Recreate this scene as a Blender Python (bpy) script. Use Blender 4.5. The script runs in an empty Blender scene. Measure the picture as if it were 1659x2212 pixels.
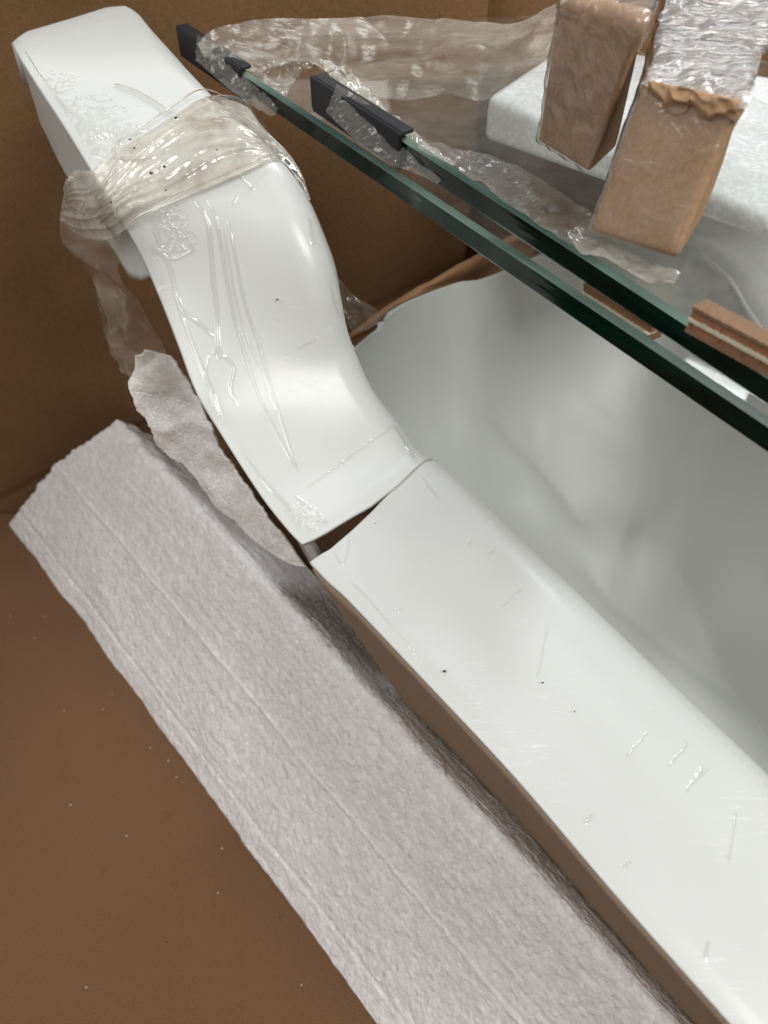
import bpy, bmesh, math, random
import numpy as np
from mathutils import Vector, noise
from mathutils.bvhtree import BVHTree

# ------------------------------------------------------------------ camera, world, lamps, exposure
sc = bpy.context.scene
COL = sc.collection
H = 0.66                       # lens height above the bottom panel of the carton
TH = math.radians(46.6)        # how far the lens looks down
F = 1593.0                     # focal length in the units of the measured points
CX, CY = 829.5, 1106.0
cam_d = bpy.data.cameras.new('camera')
cam = bpy.data.objects.new('camera', cam_d); COL.objects.link(cam)
cam.location = (0, 0, H)
cam.rotation_euler = (math.radians(90) - TH, 0, 0)
cam_d.sensor_fit = 'VERTICAL'; cam_d.sensor_height = 36.0
cam_d.lens = 36.0 * F / 2212.0
cam_d.clip_start = 0.01; cam_d.clip_end = 50
cam_d.dof.use_dof = True
cam_d.dof.focus_distance = 0.345
cam_d.dof.aperture_fstop = 11.0
sc.camera = cam
sc.cycles.transparent_max_bounces = 40

w = bpy.data.worlds.new('World'); sc.world = w; w.use_nodes = True
bg = w.node_tree.nodes['Background']
bg.inputs[0].default_value = (0.92, 0.96, 1.0, 1); bg.inputs[1].default_value = 0.30

def area(name, loc, target, sx, sy, power, col=(1, 0.97, 0.92)):
    d = bpy.data.lights.new(name, 'AREA'); d.shape = 'RECTANGLE'; d.size = sx; d.size_y = sy
    d.energy = power; d.color = col
    o = bpy.data.objects.new(name, d); COL.objects.link(o); o.location = loc
    o.rotation_euler = (Vector(target) - Vector(loc)).to_track_quat('-Z', 'Y').to_euler()
    return o
area('ceiling_or_fill_light', (0.92, -0.58, 1.85), (0.0, 0.3, 0.3), 0.55, 0.65, 23, (1.0, 0.985, 0.955))
area('ceiling_or_fill_light', (-0.85, -0.55, 1.9), (0.0, 0.3, 0.3), 1.2, 1.2, 19, (1.0, 0.985, 0.96))  # fill lamp added at the front left to brighten the foam board
area('ceiling_or_fill_light', (0.60, 1.04, 1.75), (0.0, 0.3, 0.3), 0.16, 0.8, 11, (0.95, 0.98, 1.0))
area('ceiling_or_fill_light', (-0.75, 2.3, 1.25), (0.0, 0.3, 0.45), 1.6, 0.9, 5, (1, 0.97, 0.86))
area('ceiling_or_fill_light', (0.1, 1.75, 2.3), (0.1, 0.3, 0.2), 2.2, 0.4, 4, (0.93, 0.98, 1.0))

sc.view_settings.view_transform = 'Standard'; sc.view_settings.look = 'None'
sc.view_settings.exposure = 0.0; sc.view_settings.gamma = 1.0

# ------------------------------------------------------------------ geometry of the view
CT, ST = math.cos(TH), math.sin(TH)
def ray(px, py):
    a = (px - CX) / F; b = (CY - py) / F
    return Vector((a, CT + b * ST, -ST + b * CT))
O = Vector((0, 0, H))
def UD(px, py, d): return O + ray(px, py) * d
def UZ(px, py, z):
    r = ray(px, py); return O + r * ((z - H) / r.z)
def UY(px, py, y):
    r = ray(px, py); return O + r * (y / r.y)

# ------------------------------------------------------------------ node helpers
def newmat(name):
    m = bpy.data.materials.new(name); m.use_nodes = True
    nt = m.node_tree; nt.nodes.clear()
    return m, nt, nt.nodes, nt.links
def N(nt, typ, **kw):
    n = nt.nodes.new(typ)
    for k, v in kw.items():
        if k.startswith('i_'):
            key = k[2:]; key = int(key) if key.isdigit() else key.replace('_', ' ')
            n.inputs[key].default_value = v
        else: setattr(n, k, v)
    return n
def coords(nt, scale=(1, 1, 1), kind='Object', rot=(0, 0, 0)):
    tc = N(nt, 'ShaderNodeTexCoord'); mp = N(nt, 'ShaderNodeMapping')
    mp.inputs['Scale'].default_value = scale; mp.inputs['Rotation'].default_value = rot
    nt.links.new(tc.outputs[kind], mp.inputs[0]); return mp.outputs[0]
def noise_n(nt, vec, scale, detail=4, rough=0.55, dist=0.0):
    n = N(nt, 'ShaderNodeTexNoise'); nt.links.new(vec, n.inputs['Vector'])
    n.inputs['Scale'].default_value = scale; n.inputs['Detail'].default_value = detail
    n.inputs['Roughness'].default_value = rough; n.inputs['Distortion'].default_value = dist
    return n.outputs['Fac']
def ramp(nt, fac, stops):
    r = N(nt, 'ShaderNodeValToRGB'); nt.links.new(fac, r.inputs[0])
    cr = r.color_ramp
    while len(cr.elements) < len(stops): cr.elements.new(0.5)
    for e, (p, c) in zip(cr.elements, stops):
        e.position = p; e.color = (c[0], c[1], c[2], 1) if isinstance(c, (tuple, list)) else (c, c, c, 1)
    return r.outputs[0]
def bump(nt, h, strength, dist, prev=None):
    b = N(nt, 'ShaderNodeBump'); nt.links.new(h, b.inputs['Height'])
    b.inputs['Strength'].default_value = strength; b.inputs['Distance'].default_value = dist
    if prev is not None: nt.links.new(prev, b.inputs['Normal'])
    return b.outputs[0]
def mixc(nt, fac, a, b, mode='MIX'):
    m = N(nt, 'ShaderNodeMix', data_type='RGBA', blend_type=mode)
    for s, v in ((0, fac), (6, a), (7, b)):
        if isinstance(v, (int, float)): m.inputs[s].default_value = v
        elif isinstance(v, tuple): m.inputs[s].default_value = (*v, 1)
        else: nt.links.new(v, m.inputs[s])
    return m.outputs[2]
def math_n(nt, op, a, b=0.0):
    m = N(nt, 'ShaderNodeMath', operation=op)
    for s, v in ((0, a), (1, b)):
        if isinstance(v, (int, float)): m.inputs[s].default_value = v
        else: nt.links.new(v, m.inputs[s])
    return m.outputs[0]
def facing_fresnel(nt, normal=None, f0=0.04):
    lw = N(nt, 'ShaderNodeLayerWeight'); lw.inputs[0].default_value = 0.5
    if normal is not None: nt.links.new(normal, lw.inputs['Normal'])
    return math_n(nt, 'ADD', math_n(nt, 'MULTIPLY', math_n(nt, 'POWER', lw.outputs['Facing'], 5.0), 1 - f0), f0)
def finish(nt, shader):
    o = N(nt, 'ShaderNodeOutputMaterial'); nt.links.new(shader, o.inputs[0])
def principled(nt, base=None, rough=None, normal=None, **kw):
    p = N(nt, 'ShaderNodeBsdfPrincipled')
    for key, v in (('Base Color', base), ('Roughness', rough), ('Normal', normal)):
        if v is None: continue
        if isinstance(v, tuple): p.inputs[key].default_value = (*v, 1)
        elif isinstance(v, (int, float)): p.inputs[key].default_value = v
        else: nt.links.new(v, p.inputs[key])
    for k, v in kw.items(): p.inputs[k.replace('_', ' ')].default_value = v
    return p.outputs[0]

def mat_plastic(name, base=(0.56, 0.565, 0.545), rough=0.30, scuff=True, coat=0.0):
    m, nt, _, L = newmat(name)
    v = coords(nt)
    n1 = noise_n(nt, v, 9, 3); n2 = noise_n(nt, v, 900, 2)
    col = mixc(nt, ramp(nt, n1, [(0.3, 0.0), (0.8, 1.0)]), base, tuple(c * 0.965 for c in base))
    r = rough
    if scuff:
        vs = coords(nt, (60, 700, 60), rot=(0, 0, 0.85))
        sc1 = noise_n(nt, vs, 1.2, 4, 0.7)
        mask = noise_n(nt, v, 22, 2)
        f = math_n(nt, 'MULTIPLY', ramp(nt, sc1, [(0.58, 0.0), (0.72, 1.0)]), ramp(nt, mask, [(0.52, 0.0), (0.66, 1.0)]))
        r = math_n(nt, 'ADD', math_n(nt, 'MULTIPLY', f, 0.25), rough)
        col = mixc(nt, math_n(nt, 'MULTIPLY', f, 0.5), col, (0.88, 0.88, 0.87))
    b = bump(nt, n2, 0.06, 0.0004)
    b = bump(nt, noise_n(nt, v, 34, 2), 0.05, 0.004, b)
    s = principled(nt, col, r, b, Specular_IOR_Level=0.38, Coat_Weight=coat, Coat_Roughness=0.14)
    finish(nt, s); return m

def mat_film(name, haze=0.2, stretch=(1, 1, 1), rot=(0, 0, 0), scale=60, bstr=0.6, tint=(0.85, 0.83, 0.76),
             gloss=0.35, rough=0.07, contrast=0.5, dirt=0.0, fine=400, clear=0.97):
    m, nt, _, L = newmat(name)
    v = coords(nt, stretch, rot=rot)
    n1 = noise_n(nt, v, scale, 5, 0.6, 0.6); n2 = noise_n(nt, v, fine, 3, 0.6)
    vo = N(nt, 'ShaderNodeTexVoronoi', feature='DISTANCE_TO_EDGE'); L.new(v, vo.inputs['Vector']); vo.inputs['Scale'].default_value = scale * 1.6
    cr = ramp(nt, vo.outputs['Distance'], [(0.0, 1.0), (0.12, 0.0)])
    b = bump(nt, n1, bstr, 0.004); b = bump(nt, cr, bstr * 0.35, 0.0012, b); b = bump(nt, n2, bstr * 0.4, 0.0005, b)
    hz = ramp(nt, n1, [(0.35, max(0.0, haze * (1 - contrast))), (0.72, min(1.0, haze * (1 + contrast)))])
    col = tint
    if dirt > 0:
        nd = noise_n(nt, coords(nt), 42, 5, 0.65)
        col = mixc(nt, math_n(nt, 'MULTIPLY', ramp(nt, nd, [(0.45, 0.0), (0.7, 1.0)]), dirt), tint, (0.42, 0.32, 0.22))
    tr = N(nt, 'ShaderNodeBsdfTransparent'); tr.inputs[0].default_value = (clear, clear, clear * 0.99, 1)
    df = N(nt, 'ShaderNodeBsdfDiffuse'); tl = N(nt, 'ShaderNodeBsdfTranslucent')
    for s in (df, tl):
        if isinstance(col, tuple): s.inputs[0].default_value = (*col, 1)
        else: L.new(col, s.inputs[0])
        L.new(b, s.inputs['Normal'])
    md = N(nt, 'ShaderNodeMixShader'); md.inputs[0].default_value = 0.35; L.new(df.outputs[0], md.inputs[1]); L.new(tl.outputs[0], md.inputs[2])
    m1 = N(nt, 'ShaderNodeMixShader'); L.new(hz, m1.inputs[0]); L.new(tr.outputs[0], m1.inputs[1]); L.new(md.outputs[0], m1.inputs[2])
    gl = N(nt, 'ShaderNodeBsdfGlossy'); gl.inputs['Roughness'].default_value = rough; L.new(b, gl.inputs['Normal'])
    fr = facing_fresnel(nt, b)
    ff = math_n(nt, 'MINIMUM', math_n(nt, 'MULTIPLY', fr, 1 + gloss * 3), 0.9)
    m2 = N(nt, 'ShaderNodeMixShader'); L.new(ff, m2.inputs[0]); L.new(m1.outputs[0], m2.inputs[1]); L.new(gl.outputs[0], m2.inputs[2])
    finish(nt, m2.outputs[0]); return m

def mat_card(name, base=(0.16, 0.090, 0.043), flute=None):
    m, nt, _, L = newmat(name)
    v = coords(nt)
    n1 = noise_n(nt, v, 7, 4); n2 = noise_n(nt, coords(nt, (1, 2.2, 1)), 420, 4, 0.7); n3 = noise_n(nt, v, 60, 5, 0.65)
    c = mixc(nt, n1, tuple(x * 0.85 for x in base), tuple(x * 1.13 for x in base))
    c = mixc(nt, ramp(nt, n2, [(0.38, 0.0), (0.68, 1.0)]), c, tuple(x * 1.24 for x in base))
    c = mixc(nt, ramp(nt, n3, [(0.60, 0.0), (0.78, 0.5)]), c, tuple(x * 0.7 for x in base))
    vo = N(nt, 'ShaderNodeTexVoronoi'); L.new(v, vo.inputs['Vector']); vo.inputs['Scale'].default_value = 55
    sp = ramp(nt, vo.outputs['Distance'], [(0.035, 1.0), (0.06, 0.0)])
    rn = ramp(nt, vo.outputs['Color'], [(0.72, 0.0), (0.74, 1.0)])
    c = mixc(nt, math_n(nt, 'MULTIPLY', sp, math_n(nt, 'MULTIPLY', rn, 0.75)), c, (0.06, 0.035, 0.02))
    b = bump(nt, n2, 0.4, 0.0007); b = bump(nt, n3, 0.3, 0.0015, b)
    if flute is not None:
        wv = N(nt, 'ShaderNodeTexWave', wave_type='BANDS', bands_direction=flute); L.new(v, wv.inputs['Vector']); wv.inputs['Scale'].default_value = 38
        wv.inputs['Distortion'].default_value = 0.6
        b = bump(nt, wv.outputs['Fac'], 0.10, 0.0006, b)
    finish(nt, principled(nt, c, 0.95, b, Specular_IOR_Level=0.08)); return m

def mat_foam(name, base=(0.70, 0.655, 0.665), scale=300, bs=0.55, stretch=(1, 1, 1), rot=(0, 0, 0)):
    m, nt, _, L = newmat(name)
    v = coords(nt, stretch, rot=rot)
    vo = N(nt, 'ShaderNodeTexVoronoi', feature='DISTANCE_TO_EDGE'); L.new(v, vo.inputs['Vector']); vo.inputs['Scale'].default_value = scale
    vc = N(nt, 'ShaderNodeTexVoronoi'); L.new(v, vc.inputs['Vector']); vc.inputs['Scale'].default_value = scale
    n1 = noise_n(nt, v, 40, 4); n2 = noise_n(nt, v, 160, 4, 0.7)
    e = ramp(nt, vo.outputs['Distance'], [(0.0, 0.0), (0.14, 1.0)])
    c = mixc(nt, e, tuple(x * 0.86 for x in base), tuple(x * 0.95 for x in base))
    c = mixc(nt, ramp(nt, vc.outputs['Color'], [(0.55, 0.0), (0.7, 1.0)]), c, tuple(min(0.97, x * 1.12) for x in base))
    c = mixc(nt, ramp(nt, n1, [(0.45, 0.0), (0.75, 0.55)]), c, (base[0] * 0.90, base[1] * 0.88, base[2] * 0.84))
    dome = math_n(nt, 'SUBTRACT', 1.0, vc.outputs['Distance'])
    n3 = ramp(nt, noise_n(nt, v, scale * 0.8, 2), [(0.50, 0.0), (0.80, 1.0)])
    b = bump(nt, dome, bs * 0.7, 0.0016); b = bump(nt, vc.outputs['Color'], bs * 0.6, 0.0009, b); b = bump(nt, n3, bs * 1.0, 0.0014, b); b = bump(nt, n2, bs * 0.5, 0.0022, b)
    finish(nt, principled(nt, c, 0.6, b, Specular_IOR_Level=0.4, Subsurface_Weight=0.0)); return m

def mat_simple(name, base, rough, bs=0.0, scale=200, spec=0.5, var=0.0):
    m, nt, _, L = newmat(name)
    v = coords(nt); n1 = noise_n(nt, v, scale, 4); c = base
    if var: c = mixc(nt, noise_n(nt, v, scale * 0.15, 4), tuple(x * (1 - var) for x in base), tuple(x * (1 + var) for x in base))
    b = bump(nt, n1, bs, 0.001)
    finish(nt, principled(nt, c, rough, b, Specular_IOR_Level=spec)); return m

def mat_pane(name):
    m, nt, _, L = newmat(name)
    v = coords(nt)
    d = ramp(nt, noise_n(nt, v, 55, 6, 0.75), [(0.45, 0.0), (0.8, 0.12)])
    sp = ramp(nt, noise_n(nt, v, 900, 2, 0.5), [(0.66, 0.0), (0.74, 0.5)])
    dd = math_n(nt, 'ADD', d, math_n(nt, 'MULTIPLY', sp, d))
    tr = N(nt, 'ShaderNodeBsdfTransparent'); tr.inputs[0].default_value = (0.982, 0.99, 0.986, 1)
    df = N(nt, 'ShaderNodeBsdfDiffuse'); df.inputs[0].default_value = (0.45, 0.38, 0.29, 1)
    m1 = N(nt, 'ShaderNodeMixShader'); L.new(dd, m1.inputs[0]); L.new(tr.outputs[0], m1.inputs[1]); L.new(df.outputs[0], m1.inputs[2])
    gl = N(nt, 'ShaderNodeBsdfGlossy'); gl.inputs['Roughness'].default_value = 0.03
    fr = facing_fresnel(nt)
    m2 = N(nt, 'ShaderNodeMixShader'); L.new(math_n(nt, 'MULTIPLY', fr, 0.6), m2.inputs[0]); L.new(m1.outputs[0], m2.inputs[1]); L.new(gl.outputs[0], m2.inputs[2])
    finish(nt, m2.outputs[0]); return m

def mat_edge(name, a, b_, rough=0.06):
    m, nt, _, L = newmat(name)
    v = coords(nt, (6, 6, 60))
    c = mixc(nt, ramp(nt, noise_n(nt, v, 1.6, 3), [(0.35, 0.0), (0.68, 1.0)]), a, b_)
    finish(nt, principled(nt, c, rough, bump(nt, noise_n(nt, v, 3, 3), 0.05, 0.002), Specular_IOR_Level=0.3)); return m

M = dict(
    plastic=mat_plastic('glossy_white_plastic'),
    plastic_basin=mat_plastic('glossy_white_basin_plastic', (0.52, 0.53, 0.50), 0.5, False, 0.0),
    broken=mat_simple('broken_plastic_edge', (0.62, 0.60, 0.56), 0.7, 0.4, 500),
    card=mat_card('kraft_cardboard'),
    card_floor=mat_card('kraft_cardboard_bottom', (0.155, 0.086, 0.047), 'X'),
    card_light=mat_card('kraft_cardboard_fold', (0.20, 0.125, 0.078)),
    wall_shade=mat_card('grey_brown_wall_shade', (0.33, 0.25, 0.18)),
    card_lit=mat_card('kraft_cardboard_lit', (0.34, 0.20, 0.11)),
    kraft=mat_card('kraft_paper', (0.34, 0.215, 0.125)),
    card_core=mat_simple('corrugated_core', (0.27, 0.135, 0.075), 0.9, 1.0, 420, 0.1, 0.5),
    liner=mat_simple('paper_liner', (0.55, 0.50, 0.38), 0.85, 0.3, 500, 0.2),
    foam=mat_foam('expanded_foam', (0.97, 0.935, 0.94), 215, 0.62),
    foam_fine=mat_foam('fine_white_foam', (0.88, 0.88, 0.89), 420, 0.10),
    foam_sheet=mat_foam('soft_foam_sheet', (0.90, 0.86, 0.84), 600, 0.25),
    rubber=mat_simple('black_rubber', (0.010, 0.010, 0.012), 0.5, 0.2, 90, 0.3, 0.3),
    pane=mat_pane('clear_glass'),
    edge=mat_edge('dark_green_glass_edge', (0.001, 0.004, 0.003), (0.002, 0.026, 0.017)),
    bevel=mat_edge('pale_green_glass_bevel', (0.05, 0.09, 0.075), (0.22, 0.30, 0.25), 0.15),
    film=mat_film('protective_film', 0.0, scale=30, bstr=0.05, gloss=0.35, rough=0.08, fine=260, clear=0.995),
    wrap=mat_film('crumpled_stretch_wrap', 0.50, (1, 1.5, 1), rot=(0, 0, -0.5), scale=22, bstr=0.2, tint=(0.86, 0.83, 0.755), gloss=0.25, contrast=0.45, dirt=0.8, rough=0.09),
    wrap_thin=mat_film('thin_stretch_wrap', 0.15, (1, 1, 1), scale=55, bstr=0.4, tint=(0.72, 0.66, 0.58), gloss=0.2, contrast=0.5, rough=0.12),
    wrap_band=mat_film('pulled_stretch_wrap', 0.34, (0.6, 5, 5), scale=14, bstr=0.4, tint=(0.66, 0.59, 0.50), gloss=0.1, contrast=0.65, rough=0.2),
    wrap_shiny=mat_film('shiny_stretch_wrap', 0.45, (1, 4.5, 1), rot=(0, 0, -0.15), scale=38, bstr=1.0, tint=(0.85, 0.86, 0.86), gloss=1.1, contrast=0.5, rough=0.1),
    dirt=mat_simple('dark_dirt', (0.03, 0.025, 0.02), 0.9),
)

# ------------------------------------------------------------------ object helpers
def empty(name, loc, label, cat, group=None):
    o = bpy.data.objects.new(name, None); COL.objects.link(o); o.location = loc; o.empty_display_size = 0.02
    o['label'] = label; o['category'] = cat
    if group: o['group'] = group
    return o
def mk(name, verts, faces, mat, parent=None, smooth=True, label=None, cat=None, kind=None, mats=None, fmat=None):
    me = bpy.data.meshes.new(name)
    off = Vector(parent.location) if parent else Vector((0, 0, 0))
    me.from_pydata([tuple(Vector(v) - off) for v in verts], [], [tuple(int(i) for i in f) for f in faces])
    for mm in (mats or [mat]): me.materials.append(mm)
    if fmat: me.polygons.foreach_set('material_index', fmat)
    me.polygons.foreach_set('use_smooth', [smooth] * len(me.polygons))
    me.update()
    o = bpy.data.objects.new(name, me); COL.objects.link(o)
    if parent: o.parent = parent
    if label: o['label'] = label
    if cat: o['category'] = cat
    if kind: o['kind'] = kind
    return o
def grid_faces(nu, nv, close_v=False):
    f = []
    for i in range(nu - 1):
        for j in range(nv - 1 + (1 if close_v else 0)):
            k = (j + 1) % nv
            f.append((i * nv + j, i * nv + k, (i + 1) * nv + k, (i + 1) * nv + j))
    return f
def normals(G):
    du = np.gradient(G, axis=0); dv = np.gradient(G, axis=1)
    n = np.cross(du, dv); n /= (np.linalg.norm(n, axis=2, keepdims=True) + 1e-12)
    return n
def grid_obj(name, G, mat, parent=None, solid=0.0, offset=-1, **kw):
    nu, nv = G.shape[:2]
    o = mk(name, G.reshape(-1, 3), grid_faces(nu, nv), mat, parent, **kw)
    if solid:
        md = o.modifiers.new('thickness', 'SOLIDIFY'); md.thickness = solid; md.offset = offset
    return o
def catmull(P, n):
    P = np.asarray(P, float); k = len(P)
    ext = np.concatenate([[2 * P[0] - P[1]], P, [2 * P[-1] - P[-2]]])
    out = []
    for u in np.linspace(0, k - 1, n):
        i = min(int(u), k - 2); t = u - i
        a, b, c, d = ext[i], ext[i + 1], ext[i + 2], ext[i + 3]
        out.append(0.5 * ((2 * b) + (c - a) * t + (2 * a - 5 * b + 4 * c - d) * t * t + (3 * b - a - 3 * c + d) * t ** 3))
    return np.array(out)
def resample(P, n, ts=None):
    P = np.asarray(P, float); s = np.concatenate([[0], np.cumsum(np.linalg.norm(np.diff(P, axis=0), axis=1))]); s /= s[-1]
    ts = np.linspace(0, 1, n) if ts is None else ts
    return np.stack([np.interp(ts, s, P[:, k]) for k in range(P.shape[1])], 1)
def fbm(p, s, o=4): return noise.fractal(Vector(p) * s, 1.0, 2.0, o)
def bevel_box(name, c8, mat, parent=None, r=0.003, seg=3, **kw):
    """hexahedron from 8 corners (bottom 4 then top 4), rounded"""
    o = mk(name, c8, [(3, 2, 1, 0), (4, 5, 6, 7), (0, 1, 5, 4), (1, 2, 6, 5), (2, 3, 7, 6), (3, 0, 4, 7)], mat, parent, **kw)
    b = o.modifiers.new('bevel', 'BEVEL'); b.width = r; b.segments = seg; b.limit_method = 'ANGLE'
    return o
def dense_box(c8, n=(30, 10, 30), disp=None):
    """subdivided hexahedron surface -> verts, faces; disp(point)->offset vector"""
    c8 = [np.array(c) for c in c8]; bm = bmesh.new()
    cn = [max(3, int(np.linalg.norm(c8[a] - c8[b]) / n)) for a, b in ((0, 1), (1, 2), (0, 4))]
    quads = [(3, 2, 1, 0), (4, 5, 6, 7), (0, 1, 5, 4), (1, 2, 6, 5), (2, 3, 7, 6), (3, 0, 4, 7)]
    for q in quads:
        a, b, c, d = [c8[i] for i in q]
        cnt = lambda p, q_: cn[2] if abs(p - q_) == 4 else (cn[0] if {p % 4, q_ % 4} in ({0, 1}, {2, 3}) else cn[1])
        nu = cnt(q[0], q[1]); nv = cnt(q[0], q[3])
        vs = [[bm.verts.new(tuple((a * (1 - u) + b * u) * (1 - v) + (d * (1 - u) + c * u) * v)) for v in np.linspace(0, 1, nv + 1)] for u in np.linspace(0, 1, nu + 1)]
        for i in range(nu):
            for j in range(nv): bm.faces.new((vs[i][j], vs[i + 1][j], vs[i + 1][j + 1], vs[i][j + 1]))
    return bm

# ------------------------------------------------------------------ the carton
WY = 0.624
box = empty('cardboard_box', (0, 0.3, 0), 'open brown cardboard carton that holds all the packed pieces', 'box')
cx0 = UY(1056, 0, WY).x
floor = mk('bottom_panel', [(-0.67, -0.51, 0), (0.73, -0.51, 0), (0.73, 0.67, 0), (-0.67, 0.67, 0)], [(0, 1, 2, 3)], M['card_floor'], box, smooth=False)
def wall_grid(x0, x1, y, z1, nx, nz, amp, seed, cb=None):
    G = np.zeros((nx, nz, 3))
    for i, x in enumerate(np.linspace(x0, x1, nx)):
        for j, z in enumerate(np.linspace(-0.002, z1, nz)):
            dy = amp * fbm((x + seed, 0, z), 5, 3)
            if cb: dy += cb(x, z)
            G[i, j] = (x, y + dy, z)
    return G
def creases(x, z):
    s = 0
    for (a, b, c, wd, hh) in ((0.50, -0.87, 0.13, 0.004, 0.0022), (0.46, -0.89, 0.055, 0.006, -0.002), (0.85, -0.5, -0.05, 0.006, 0.0012)):
        d = a * x + b * z + c + 0.12
        s += hh * math.exp(-(d / wd) ** 2)
    return s
grid_obj('back_panel', wall_grid(-0.66, cx0, WY, 0.60, 220, 120, 0.006, 0, creases), M['card'], box, solid=0.004, offset=1)
grid_obj('side_flap', wall_grid(cx0 - 0.03, 0.72, WY + 0.035, 0.60, 60, 40, 0.004, 4), M['card'], box, solid=0.004, offset=1, label='darker cardboard flap set back at the corner')

grid_obj('left_panel', np.array([[(-0.66, y, z) for z in np.linspace(0, 0.6, 8)] for y in np.linspace(-0.5, WY + 0.03, 12)]), M['card'], box, solid=0.004)
grid_obj('right_panel', np.array([[(0.72, y, z) for z in np.linspace(0, 0.6, 8)] for y in np.linspace(-0.5, WY + 0.03, 12)]), M['card'], box, solid=0.004)
grid_obj('front_panel', np.array([[(x, -0.5, z) for z in np.linspace(0, 0.6, 8)] for x in np.linspace(-0.66, 0.72, 12)]), M['card'], box, solid=0.004)

# folded cardboard strip, painted paler to look lit, at the foot of the wall behind the basin
s0 = [UY(700, 755, 0.56), UY(770, 708, 0.56), UY(850, 650, 0.57), UY(950, 592, 0.58), UY(1050, 536, 0.59), UY(1180, 465, 0.60)]
rows = []
for k, (dy, dz) in enumerate([(0.0, 0.0), (-0.006, -0.002), (-0.004, -0.014), (-0.014, -0.022), (-0.012, -0.036), (-0.026, -0.05), (-0.03, -0.12)]):
    rows.append([np.array(p) + np.array((dz * 0.3, dy, dz * (1 + 0.25 * i))) for i, p in enumerate(s0)])
G = np.array([catmull(r, 60) for r in rows]); G = np.array([catmull(G[:, j], 60) for j in range(60)])
for i in range(60):
    for j in range(60): G[i, j, 1] -= 0.004 * abs(fbm((G[i, j, 0] * 3 + G[i, j, 2], 0, G[i, j, 2] * 4), 9, 3))
grid_obj('folded_flap', G, M['card_lit'], box, solid=0.003, label='creased flap folded at the foot of the wall, its lit look put into a paler colour')

# ------------------------------------------------------------------ the white moulded rim, in two broken pieces
NT = 60
def rib(L, R, z): return ([L, R], z)
low = [([(668, 1210), (676, 1205), (712, 1187), (763, 1143), (803, 1105), (850, 1054), (883, 1021), (905, 1002), (935, 984), (962, 974)], 0.388),
       ([(706, 1250), (885, 1120), (955, 1056), (1020, 1026)], 0.3875), rib((756, 1296), (1084, 1086), 0.387), rib((908, 1456), (1242, 1232), 0.383), rib((1112, 1674), (1413, 1395), 0.376),
       rib((1338, 1938), (1672, 1637), 0.37), rib((1568, 2196), (1900, 1870), 0.365), rib((1775, 2430), (2120, 2070), 0.36), rib((1990, 2750), (2400, 2380), 0.355)]
upp = [([(652, 1172), (672, 1166), (705, 1149), (752, 1120), (803, 1091), (861, 1046), (898, 1010), (922, 988), (948, 966)], 0.390),
       ([(620, 1138), (780, 1050), (915, 946)], 0.393), rib((560, 1062), (880, 902), 0.4009), rib((480, 940), (822, 832), 0.4169), rib((425, 850), (785, 765), 0.4315), rib((385, 750), (757, 708), 0.4468),
       rib((345, 650), (736, 640), 0.4636), rib((305, 560), (716, 560), 0.4802), rib((268, 490), (692, 478), 0.4945), rib((240, 440), (668, 410), 0.5048),
       rib((200, 375), (632, 347), 0.5152), rib((140, 275), (560, 262), 0.528), rib((85, 190), (478, 190), 0.5354), rib((48, 132), (412, 122), 0.5385),
       ([(30, 100), (200, 62), (372, 80)], 0.5388), ([(20, 80), (60, 60), (150, 34), (230, 9), (268, 6), (298, 20), (326, 46)], 0.5375)]
def loft(ribs, nu, ts):
    C = []
    for pts, z in ribs:
        q = resample(pts, NT, ts); C.append([tuple(UZ(a, b, z)) for a, b in q])
    C = np.array(C)
    return np.stack([catmull(C[:, j], nu) for j in range(C.shape[1])], 1)
TS = np.concatenate([np.linspace(0, 0.12, 10), np.linspace(0.14, 0.78, 22), np.linspace(0.80, 1.0, 22)])
def profile(t):
    """drop of the moulded face below the flat plane, by position across the rim"""
    d = 0.0
    if t < 0.11: d = 0.0018 * (1 - t / 0.11) ** 1.6
    r = 0.20
    if t > 1 - r:
        k = (t - (1 - r)) / r; d = 0.015 * (1 - math.sqrt(max(0.0, 1 - k * k)))
    return d
def rim_surface(ribs, nu, ts=TS, sgn=1.0):
    B = loft(ribs, nu, ts); n = normals(B)
    n[:] = n[:, 8:len(ts) - 8].mean(axis=1, keepdims=True)
    m = int(nu * 0.08); pad = np.pad(n, ((m, m), (0, 0), (0, 0)), mode='edge')
    n = sum(pad[a:a + nu] for a in range(2 * m + 1)); n /= np.linalg.norm(n, axis=2, keepdims=True)
    if n[nu // 2, len(ts) // 2, 2] < 0: n = -n
    for j, t in enumerate(ts): B[:, j] -= n[:, j] * profile(t)
    return B, n
shell = empty('moulded_basin', (0.05, 0.3, 0.0), 'glossy white moulded basin whose rim is cracked right across', 'basin')
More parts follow.
